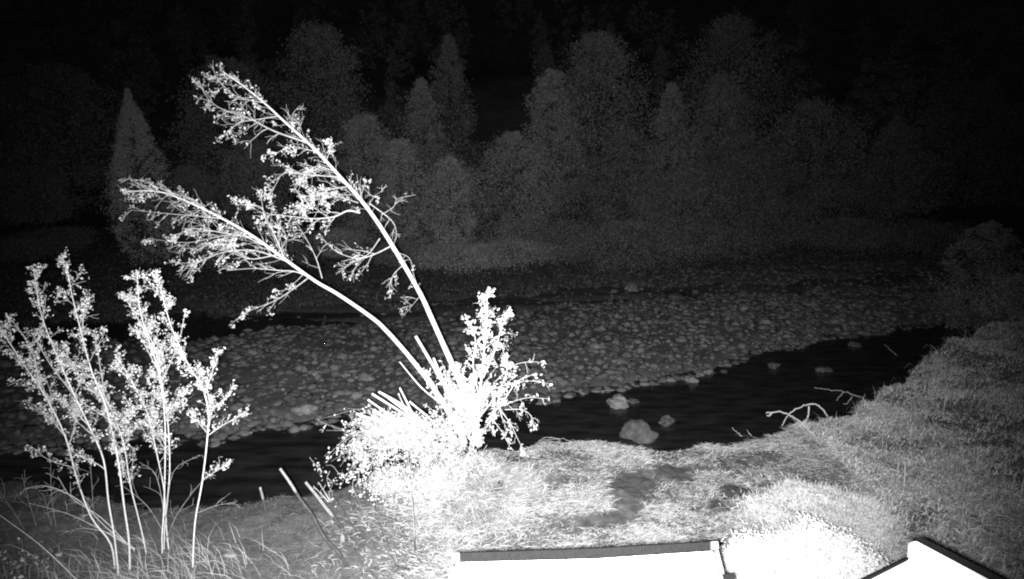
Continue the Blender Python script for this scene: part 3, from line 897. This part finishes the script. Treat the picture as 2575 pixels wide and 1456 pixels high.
# --- dead sticks on the bank, dark below with pale tops
def stick(label, path, Y, r, tipfrac, sub=None):
    pts = spline(px_path(path, Y, Y), 5)
    foot = pts[0].copy(); foot.z = ground_z(foot.x, foot.y)
    t = empty("dead_stick", foot, label, "stick", "dark sticks standing on the bank")
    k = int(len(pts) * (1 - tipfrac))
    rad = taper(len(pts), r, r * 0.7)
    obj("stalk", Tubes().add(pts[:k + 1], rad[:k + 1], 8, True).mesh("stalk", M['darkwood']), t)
    if tipfrac: obj("pale_tip", Tubes().add(pts[k:], [q * 1.04 for q in rad[k:]], 8, True).mesh("pale_tip", M['dry_twig']), t)
    return t
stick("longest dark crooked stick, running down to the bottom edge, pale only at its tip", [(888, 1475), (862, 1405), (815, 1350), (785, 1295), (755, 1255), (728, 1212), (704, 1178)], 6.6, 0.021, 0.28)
stick("pale thick leaning stick right of the longest dark one by the bush", [(868, 1335), (830, 1290), (795, 1245), (768, 1212)], 7.4, 0.026, 0.75)
stick("thin dark strip standing for the shadow right of the pale thick stick", [(905, 1352), (870, 1295), (832, 1242)], 7.3, 0.010, 0.0)  # dark rod in place of the thick stick's cast shadow
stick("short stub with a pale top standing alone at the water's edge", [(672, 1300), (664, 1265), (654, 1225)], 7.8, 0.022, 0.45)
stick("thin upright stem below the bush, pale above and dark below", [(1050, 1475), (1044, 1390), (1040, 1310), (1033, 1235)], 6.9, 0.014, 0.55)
# ragged broken top on the pale thick stick
brush("frayed bark strips sticking up behind the pale thick stick", [[(830, 1260), (815, 1235), (800, 1212)], [(832, 1262), (828, 1240), (835, 1222)], [(826, 1262), (806, 1240), (788, 1222)]], 7.5, 'deadwood', 0.008, 4, 0.12, name="frayed_stub", cat="stub")
for k, (px, py, s, lab) in enumerate([(928, 1340, 0.06, "small white leaf scrap lying on the grass below the bush"), (862, 1362, 0.10, "pale upright stub beside the longest dark stick"), (580, 1395, 0.16, "flat pale stone in the grass right of the lone sapling")]):
    p = onz(px, py, 1.74)
    o = obj(("white_scrap", "pale_stub", "flat_stone")[k], rock_mesh("scrap", M['dry_twig'] if k == 1 else M['straw'] if k == 0 else M['pale_stone'], 60 + k, 2, 0.3, (0.3, 1.2, 0.3)[k]))
    o.location = (p.x, p.y, ground_z(p.x, p.y) + 0.04); o.scale = (s * (0.6 if k < 2 else 1.2), s * 0.6, s)
    tag(o, lab, ("scrap", "stub", "rock")[k])

# --- driftwood on the near bank's edge
Z5 = lambda x, y: (1820.4 + x * 0.5396, 670.6 + y * 0.5396)
def drift(label, paths, Y, mat, r, rise=0.3):
    q = [[Z5(*a) for a in p] for p in paths]
    foot = at(*q[0][0], Y); foot.z = ground_z(foot.x, foot.y)
    t = empty("driftwood", foot, label, "driftwood", "dead branches along the bank edge")
    px0 = q[0][0][0]
    for k, p in enumerate(q):
        pts = spline(px_path(p, Y, Y), 5)
        pts = [v + rvec() * 0.012 for v in pts]
        obj("limb", Tubes().add(pts, [w * (1 + .35 * mnoise.noise(Vector((i * 1.1, k * 7.0, px0)))) for i, w in enumerate(taper(len(pts), r * .8 if k == 0 else r * .6, r * 0.35))], 7, True).mesh("limb", M[mat]), t)
    return t
drift("pale arched driftwood branch with four crooked limbs over the water", [[(410, 768), (345, 718), (300, 690), (250, 675), (195, 682)], [(487, 700), (450, 655), (410, 640), (360, 652), (300, 690), (270, 742)], [(395, 650), (396, 690), (372, 725), (350, 748)], [(225, 680), (212, 692), (198, 694)]], 10.6, 'deadwood', 0.026)
drift("dim twig lying out from the bank above the arched driftwood", [[(640, 610), (560, 582), (500, 575), (420, 565)], [(560, 582), (540, 605), (525, 622)], [(600, 605), (575, 635), (555, 640)]], 11.4, 'dry_twig', 0.016)
drift("thin bent twig on the far part of the right bank", [[(995, 535), (972, 490), (930, 475), (888, 487)]], 13.0, 'dry_twig', 0.012)
drift("single straight twig sticking out over the black water at the far bank edge", [[(810, 415), (780, 390), (750, 363)]], 15, 'dry_twig', 0.012)
drift("two small spiky twigs at the bank edge left of the arched driftwood", [[(85, 790), (60, 770), (35, 752)], [(130, 790), (115, 770), (108, 760)]], 10.3, 'deadwood', 0.009)
drift("pale root strands hanging over the bank edge right of the willow", [[(-760, 810), (-830, 795), (-870, 830)], [(-790, 815), (-850, 808), (-885, 838)], [(-700, 815), (-760, 800), (-820, 806)]], 9.8, 'dry_twig', 0.011)
for lab, x, y, Y, hgt in (("dry weed standing tall on the right bank's crest", 2375, 960, 12.6, 0.7), ("small weed standing behind the gabled roof", 2393, 1385, 6.6, 0.35)):
    p = at(x, y, Y); g = Vector((p.x, p.y, ground_z(p.x, p.y)))
    t = empty("dry_weed", g, lab, "weed")
    tb, lv = Tubes(), Leaves()
    for q in range(5):
        w = walk(g, Vector((random.uniform(-.25, .25), random.uniform(-.2, .2), 1)), hgt * random.uniform(.7, 1.1), .2)
        obj("stalk", Tubes().add(w, taper(len(w), .006, .003), 4).mesh("stalk", M['dry_twig']), t); lv.clump(w[-1], 5, .05, .045); lv.clump(w[-3], 3, .05, .035)
    tag(obj("foliage", lv.mesh("foliage", M['straw_dim']), t), None, None, None, 'stuff')

# ------------------------------------------------------------------ gauge shelters near the camera
def tilted(p0, s_):
    """pixel -> point on a plane through p0 that falls towards the camera with slope s_"""
    hd = Vector((-p0.x * 0.25, -p0.y, 0)).normalized()
    nrm = (Vector((0, 0, 1)) - hd * (-s_)) .normalized()
    def f(px, py):
        d = ray(px, py); c = Vector((0, 0, CAM_Z))
        return c + d * ((p0 - c).dot(nrm) / d.dot(nrm))
    return f, nrm

def plate(name, poly, nrm, th, mat, parent, out=0.0, bevel=0.006):
    """flat plate of real thickness behind the outline poly"""
    bm = bmesh.new()
    a = [bm.verts.new(p + nrm * out) for p in poly]
    b = [bm.verts.new(p + nrm * (out - th)) for p in poly]
    n_ = len(poly)
    bm.faces.new(a); bm.faces.new(list(reversed(b)))
    for i in range(n_):
        k = (i + 1) % n_
        bm.faces.new((a[i], b[i], b[k], a[k]))
    bmesh.ops.recalc_face_normals(bm, faces=bm.faces)
    if bevel: bmesh.ops.bevel(bm, geom=list(bm.edges), offset=bevel, segments=2, affect='EDGES')
    me = bpy.data.meshes.new(name); bm.to_mesh(me); bm.free(); me.materials.append(mat)
    return obj(name, me, parent)

up = Vector((0, 0, 1))
# large white panel: steep lid of the gauge cabinet
p0 = onz(1470, 1396, 4.05)
f, nr = tilted(p0, 1.8)
foot = Vector((p0.x, p0.y - 0.6, 0)); foot.z = ground_z(foot.x, foot.y)
sh = empty("gauge_shelter", foot, "large white shelter panel with a dark upper edge at the bottom of the picture", "shelter")
plate("panel", [f(1146, 1421), f(1152, 1416), f(1178, 1414.5), f(1500, 1406), f(1793, 1386.5), f(1806, 1440), f(1850, 1640), f(1105, 1660), f(1138, 1450)], nr, 0.04, M['white_paint'], sh)
plate("top_trim", [f(1158, 1390), f(1300, 1386), f(1500, 1379), f(1786, 1362.5), f(1786, 1381.5), f(1500, 1402), f(1178, 1411), f(1158, 1411.5)], nr, 0.05, M['dark_trim'], sh, 0.002, 0.004)
plate("corner_cap", [f(1137, 1391), f(1156, 1390), f(1156, 1411.5), f(1145, 1414), f(1137, 1420)], nr, 0.045, M['grey_trim'], sh, 0.004, 0.003)
plate("corner_cap", [f(1788, 1362), f(1806, 1361), f(1808, 1380), f(1797, 1384), f(1788, 1382)], nr, 0.045, M['grey_trim'], sh, 0.004, 0.003)
plate("side_trim", [f(1136, 1422), f(1142, 1424), f(1134, 1452), f(1100, 1660), f(1088, 1660), f(1128, 1452)], nr, 0.04, M['grey_trim'], sh, 0.001, 0.002)
plate("side_trim", [f(1797, 1387), f(1807, 1383), f(1819, 1430), f(1866, 1640), f(1854, 1640), f(1809, 1438)], nr, 0.04, M['grey_trim'], sh, 0.001, 0.002)
plate("bracket", [f(1815, 1443), f(1843, 1443), f(1848, 1462), f(1820, 1462)], nr, 0.05, M['dark_trim'], sh, 0.006, 0.003)
a_, b_ = f(1165, 1440), f(1780, 1420)
def wedge(name, x, w):
    """side wall of the cabinet under the panel: a triangle standing on the ground"""
    bm = bmesh.new()
    top = f(1470, 1400)
    yb = top.y - 0.03
    zt = top.z - 0.16
    tri = [(yb, zt), (yb, foot.z - 0.05), (yb - (zt - foot.z) / 1.8, foot.z - 0.05)]
    A = [bm.verts.new((x, y, z_)) for y, z_ in tri]; B = [bm.verts.new((x + w, y, z_)) for y, z_ in tri]
    bm.faces.new(A); bm.faces.new(list(reversed(B)))
    for i in range(3):
        k = (i + 1) % 3
        bm.faces.new((A[i], B[i], B[k], A[k]))
    bmesh.ops.recalc_face_normals(bm, faces=bm.faces)
    me = bpy.data.meshes.new(name); bm.to_mesh(me); bm.free(); me.materials.append(M['wall'])
    return obj(name, me, sh)
wedge("wall", a_.x + 0.10, 0.03); wedge("wall", b_.x - 0.13, 0.03)

# gabled cabinet at the right
p0 = onz(2300, 1362, 4.1)
f, nr = tilted(p0, 1.5)
ft = Vector((p0.x, p0.y - 0.6, 0)); ft.z = ground_z(ft.x, ft.y)
gb = empty("gabled_shelter", ft, "white gabled shelter corner with dark edging at the bottom right", "shelter")
plate("panel", [f(2291, 1370), f(2295, 1363), f(2305, 1361), f(2470, 1448), f(2640, 1540), f(2640, 1700), f(2100, 1700), f(2040, 1540), f(2180, 1464), f(2285, 1410), f(2290, 1398)], nr, 0.05, M['white_paint'], gb, 0, 0.004)
plate("roof_edge", [f(2304, 1352), f(2322, 1353), f(2480, 1433), f(2660, 1528), f(2645, 1540), f(2470, 1445.5), f(2304, 1358.5)], nr, 0.06, M['dark_trim'], gb, 0.003, 0.003)
plate("roof_edge", [f(2284, 1401), f(2286, 1407), f(2180, 1461), f(2040, 1536), f(2030, 1533), f(2175, 1454)], nr, 0.05, M['dark_trim'], gb, 0.003, 0.002)
hw = (3.2 - ft.z) / 2
def box_mesh(name, c, dx, dy, dz, mat, bevel=0.01):
    bm = bmesh.new()
    bmesh.ops.create_cube(bm, size=2.0)
    for v in bm.verts: v.co = c + dx * v.co.x + dy * v.co.y + dz * v.co.z
    bmesh.ops.bevel(bm, geom=list(bm.edges), offset=bevel, segments=2, affect='EDGES')
    me = bpy.data.meshes.new(name); bm.to_mesh(me); bm.free(); me.materials.append(mat)
    return me
obj("post", box_mesh("post", Vector((p0.x + 0.15, p0.y - 0.25, ft.z - 0.05 + hw)), Vector((0.06, 0, 0)), Vector((0, 0.06, 0)), up * hw, M['wall']), gb)

# ------------------------------------------------------------------ trees and shrubs of the far bank
def crown_points(kind, n, R, H, seed, loose=1.0):
    """leaf positions for a crown of radius R and height H, z from 0"""
    r = np.random.default_rng(seed)
    nc = max(26, n // 28)
    t = r.random(nc) ** (0.8 if kind != 'round' else 1.0)
    if kind == 'cone': prof = (1 - t) ** 0.8 * (0.35 + 0.65 * np.minimum(1, t * 5)) + 0.03
    elif kind == 'spindle': prof = np.interp(t, [0, 0.05, 0.19, 0.38, 0.57, 0.81, 0.95, 1], [0.4, 0.6, 0.9, 1.0, 0.72, 0.36, 0.08, 0.01])
    elif kind == 'round': prof = np.sqrt(np.clip(1 - (2 * t - 0.9) ** 2 * 0.85, 0.02, 1))
    else: prof = np.interp(t, [0, 0.25, 0.6, 0.85, 1], [0.75, 1.0, 0.92, 0.62, 0.22])
    a = r.uniform(0, 2 * np.pi, nc)
    rr = np.sqrt(r.uniform(0.25, 1.0, nc)) * prof * R * (0.92 if kind == 'spindle' else 1.12) * (1 + 0.22 * np.sin(a * 3 + seed) + (r.normal(0, 0.30, nc) if kind != 'spindle' else 0))
    c = np.stack([rr * np.cos(a), rr * np.sin(a), t * H], -1)
    per = n // nc
    sp = (0.13 if kind == 'spindle' else 0.19) * loose * R * (0.3 + 0.7 * prof)
    p = c[:, None] + r.normal(0, 1, (nc, per, 3)) * sp[:, None, None] * np.array([0.6, 0.6, 0.5])
    return p.reshape(-1, 3)

def far_tree(px, top, hw, Y, kind, label, seed, mat='far_leaf', n=3600, ls=0.30, low=0.12, base_gap=None, name="tree", cat="tree", group="trees beyond the river"):
    p = at(px, top, Y)
    x, y = p.x, p.y
    gz = ground_z(x, y)
    H = max(1.2, p.z - gz)
    R = hw / FOC * depth(p)
    t = empty(name, (x, y, gz), label, cat, group)
    lowz = H * low
    n, ls = int(n * 4.0), ls * 0.48
    pts = crown_points(kind, n, R, H - lowz, seed)
    c = pts + np.array([x, y, gz + lowz])
    s = rng.uniform(0.55, 1.4, len(c)) * ls
    obj("crown", leaf_mesh("crown", c, s, M[mat], 0.2, 0.7), t)
    tb = Tubes()
    r0 = 0.016 * H + 0.03
    tp = [Vector((x + 0.06 * H * mnoise.noise(Vector((seed, q, 0))) * (q / 5), y, gz - 0.1 + H * 0.93 * q / 5)) for q in range(6)]
    tb.add(spline(tp, 2), taper(11, r0, 0.02), 7)
    obj("trunk", tb.mesh("trunk", M['darkwood']), t)
    for q in range(6):
        h0 = Vector(tp[1 + q % 3]).lerp(Vector(tp[2 + q % 3]), random.random())
        a = random.uniform(0, 6.283)
        w = walk(h0, Vector((math.cos(a), math.sin(a), 0.6)), R * 0.75, 0.25)
        obj("limb", Tubes().add(w, taper(len(w), r0 * 0.4, 0.015), 5).mesh("limb", M['darkwood']), t)
    return t

FT = [
    (320, 225, 92, 34.5, 'spindle', "slim pointed conifer standing alone at the left, spindle shaped and smooth", 'needle', 7000, 0.16, 0.03),
    (1510, 88, 118, 55, 'broad', "tallest pale broad-crowned tree right of the picture's middle", 'far_leaf', 5200, 0.34, 0.15),
    (1390, 178, 68, 46, 'broad', "rounded column-like tree in front of the tallest pale tree, on its left", 'far_leaf', 4200, 0.26, 0.12),
    (1690, 212, 98, 50, 'cone', "cone-shaped tree right of the tallest pale tree", 'far_leaf', 3600, 0.28, 0.1),
    (1060, 200, 100, 47, 'cone', "cone-shaped tree behind the right side of the leaning trunk", 'far_leaf', 3600, 0.26, 0.1),
    (1128, 92, 98, 62, 'cone', "tall faint pointed tree behind the cone-shaped one at the middle", 'far_leaf', 3200, 0.36, 0.1),
    (915, 290, 80, 42, 'broad', "ragged bushy tree just right of the leaning trunk's upper half", 'far_leaf', 4200, 0.24, 0.1),
    (1005, 350, 58, 39, 'broad', "small ragged tree with a broken top between trunk and cone-shaped tree", 'far_leaf', 3000, 0.22, 0.1),
    (1840, 50, 140, 66, 'broad', "very tall dim broad tree in the upper right", 'far_leaf', 4600, 0.40, 0.12),
    (1815, 190, 75, 55, 'broad', "middling dim tree in front of the very tall dim one", 'far_leaf', 3400, 0.32, 0.1),
    (800, 62, 115, 58, 'broad', "tall faint tree behind the leaning trunk's tip", 'far_leaf', 4200, 0.40, 0.12),
    (630, 345, 70, 47, 'broad', "dim tree showing between the two leaning trunks", 'far_leaf', 3200, 0.28, 0.08),
    (1130, 395, 62, 38, 'round', "low rounded tree right of the leaning trunk's middle", 'far_leaf', 3400, 0.22, 0.06),
    (1290, 335, 90, 44, 'round', "wide round tree at the picture's middle, left of the column-like tree", 'far_leaf', 3800, 0.26, 0.06),
    (1575, 330, 80, 43, 'round', "round dim tree below the tallest pale tree", 'brush_leaf', 3600, 0.26, 0.05),
    (1870, 335, 75, 46, 'broad', "leaning dim tree right of the cone-shaped one, lower down", 'brush_leaf', 3400, 0.26, 0.06),
    (2050, 255, 110, 58, 'broad', "broad nearly black tree right of the dim trees", 'far_leaf', 3400, 0.36, 0.1),
    (2260, 300, 110, 60, 'cone', "nearly black pointed tree in the right third", 'far_leaf', 3000, 0.36, 0.1),
    (2460, 210, 120, 66, 'broad', "black broad tree near the right edge", 'far_leaf', 3000, 0.4, 0.1),
    (560, 150, 120, 58, 'broad', "faint tall tree left of the leaning trunk's tip", 'far_leaf', 3600, 0.42, 0.1),
    (140, 165, 130, 56, 'broad', "faint broad tree above and left of the slim conifer", 'far_leaf', 3600, 0.42, 0.1),
    (465, 420, 60, 52, 'broad', "dim tree at the slim conifer's right side", 'far_leaf', 3000, 0.3, 0.06),
    (70, 420, 90, 54, 'round', "dim round tree at the left edge", 'far_leaf', 3000, 0.3, 0.05),
    (1720, 430, 85, 42, 'round', "low wide dim tree under the cone-shaped right tree", 'brush_leaf', 3200, 0.26, 0.04),
]
for k, (px, top, hw, Y, kind, lab, mat, n, ls, low) in enumerate(FT):
    far_tree(px, top, hw, Y, kind, lab, 100 + k, mat, n, ls, low)

SH = [(1010, 590, 75, 35.5), (1150, 615, 85, 35), (1290, 625, 80, 36), (1420, 560, 90, 38), (1590, 540, 95, 38), (1780, 545, 95, 39), (1960, 520, 100, 40),
      (2140, 530, 100, 41), (2330, 520, 100, 42), (700, 560, 80, 36), (560, 595, 75, 35), (470, 610, 50, 41), (150, 600, 65, 42), (60, 600, 80, 35), (850, 575, 75, 36),
      (1240, 500, 85, 42), (1060, 490, 80, 41), (1460, 460, 90, 44), (1650, 470, 90, 44), (900, 470, 75, 42), (620, 480, 80, 43), (1990, 420, 90, 46), (2180, 430, 100, 48)]
ORD = ["low brush clump directly right of the lower leaning trunk", "pale low brush behind the gravel bar left of the spiky shrub", "pale low brush behind the spiky shrub's tip", "dim brush right of the pale low clumps", "dim brush above the far riffle's pale rock",
       "dim brush above the riffle's right half", "dark brush clump right of the riffle's brush", "nearly black brush clump before the black pointed tree", "black brush clump towards the right edge", "dim brush seen between the lower trunk's branches",
       "dim brush below the lower trunk's tip", "dim brush at the slim conifer's foot on the right", "dim brush at the slim conifer's foot on the left", "dim brush at the far left edge", "dim brush seen in the angle between the two trunks",
       "tall brush behind the pale low clumps", "tall brush behind the trunk's middle twigs", "tall dim brush under the column-like tree", "tall dim brush under the cone-shaped right tree", "tall brush seen through the upper trunk's leaves",
       "tall brush between the trunks' outer branches", "dark tall brush under the broad nearly black tree", "black tall brush under the black pointed tree"]
for k, (px, top, hw, Y) in enumerate(SH):
    top += random.uniform(-25, 45); hw *= random.uniform(0.75, 1.25); Y += random.uniform(-0.5, 4)
    far_tree(px, top, hw, Y, 'round', ORD[k], 300 + k, 'far_leaf' if k in (1, 2, 14) else 'brush_leaf', 2200, 0.20, 0.02, name="shrub", cat="shrub", group="brush along the far bank")
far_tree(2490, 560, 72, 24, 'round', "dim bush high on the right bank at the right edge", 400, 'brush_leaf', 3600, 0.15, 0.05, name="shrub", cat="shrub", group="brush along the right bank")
far_tree(2600, 700, 110, 17, 'round', "dark-leaved bush added to deepen the darkness at the right edge, lower than the other one", 401, 'brush_leaf', 3000, 0.10, 0.05, name="shrub", cat="shrub", group="brush along the right bank")  # bush put in so its dark leaves deepen the falloff at the right

# far meadow grass and litter of the far bank: ground cover
n = 60000
gx = rng.uniform(-34, 40, n); gy = bar_far(gx) + 3.0 + rng.random(n) ** 1.3 * 27 + 1.5 * fbm(gx * 0.4, gx * 0, 74)
o = obj("far_grass", blades("far_grass", gx, gy, height(gx, gy), rng.uniform(.1, .35, n), rng.uniform(.015, .04, n), rng.uniform(.02, .13, n), rng.uniform(0, 6.3, n), M['brush_leaf']))
tag(o, "rough grass covering the far bank", None, None, 'stuff')

# woods on the hillside, one mass far off
pts, sz = [], []
for k in range(130):
    y = 80 + 80 * random.random() ** 1.5; x = random.uniform(-0.85, 0.85) * y
    dx = hill.data
    zz = -1 + (6.5 * float(sstep(72, 90, y)) + 0.46 * max(y - 80, 0)) * (1.05 - 0.0010 * x)
    H = random.uniform(6, 13)
    c = crown_points(random.choice(['cone', 'broad', 'cone']), 900, H * 0.24, H, 600 + k, 1.8) + np.array([x, y, zz])
    pts.append(c); sz.append(rng.uniform(.25, .6, len(c)))
o = obj("distant_woods", leaf_mesh("distant_woods", np.concatenate(pts), np.concatenate(sz), M['far_leaf'], 0.2, 0.7))
tag(o, "faint woods covering the far hillside", None, None, 'stuff')
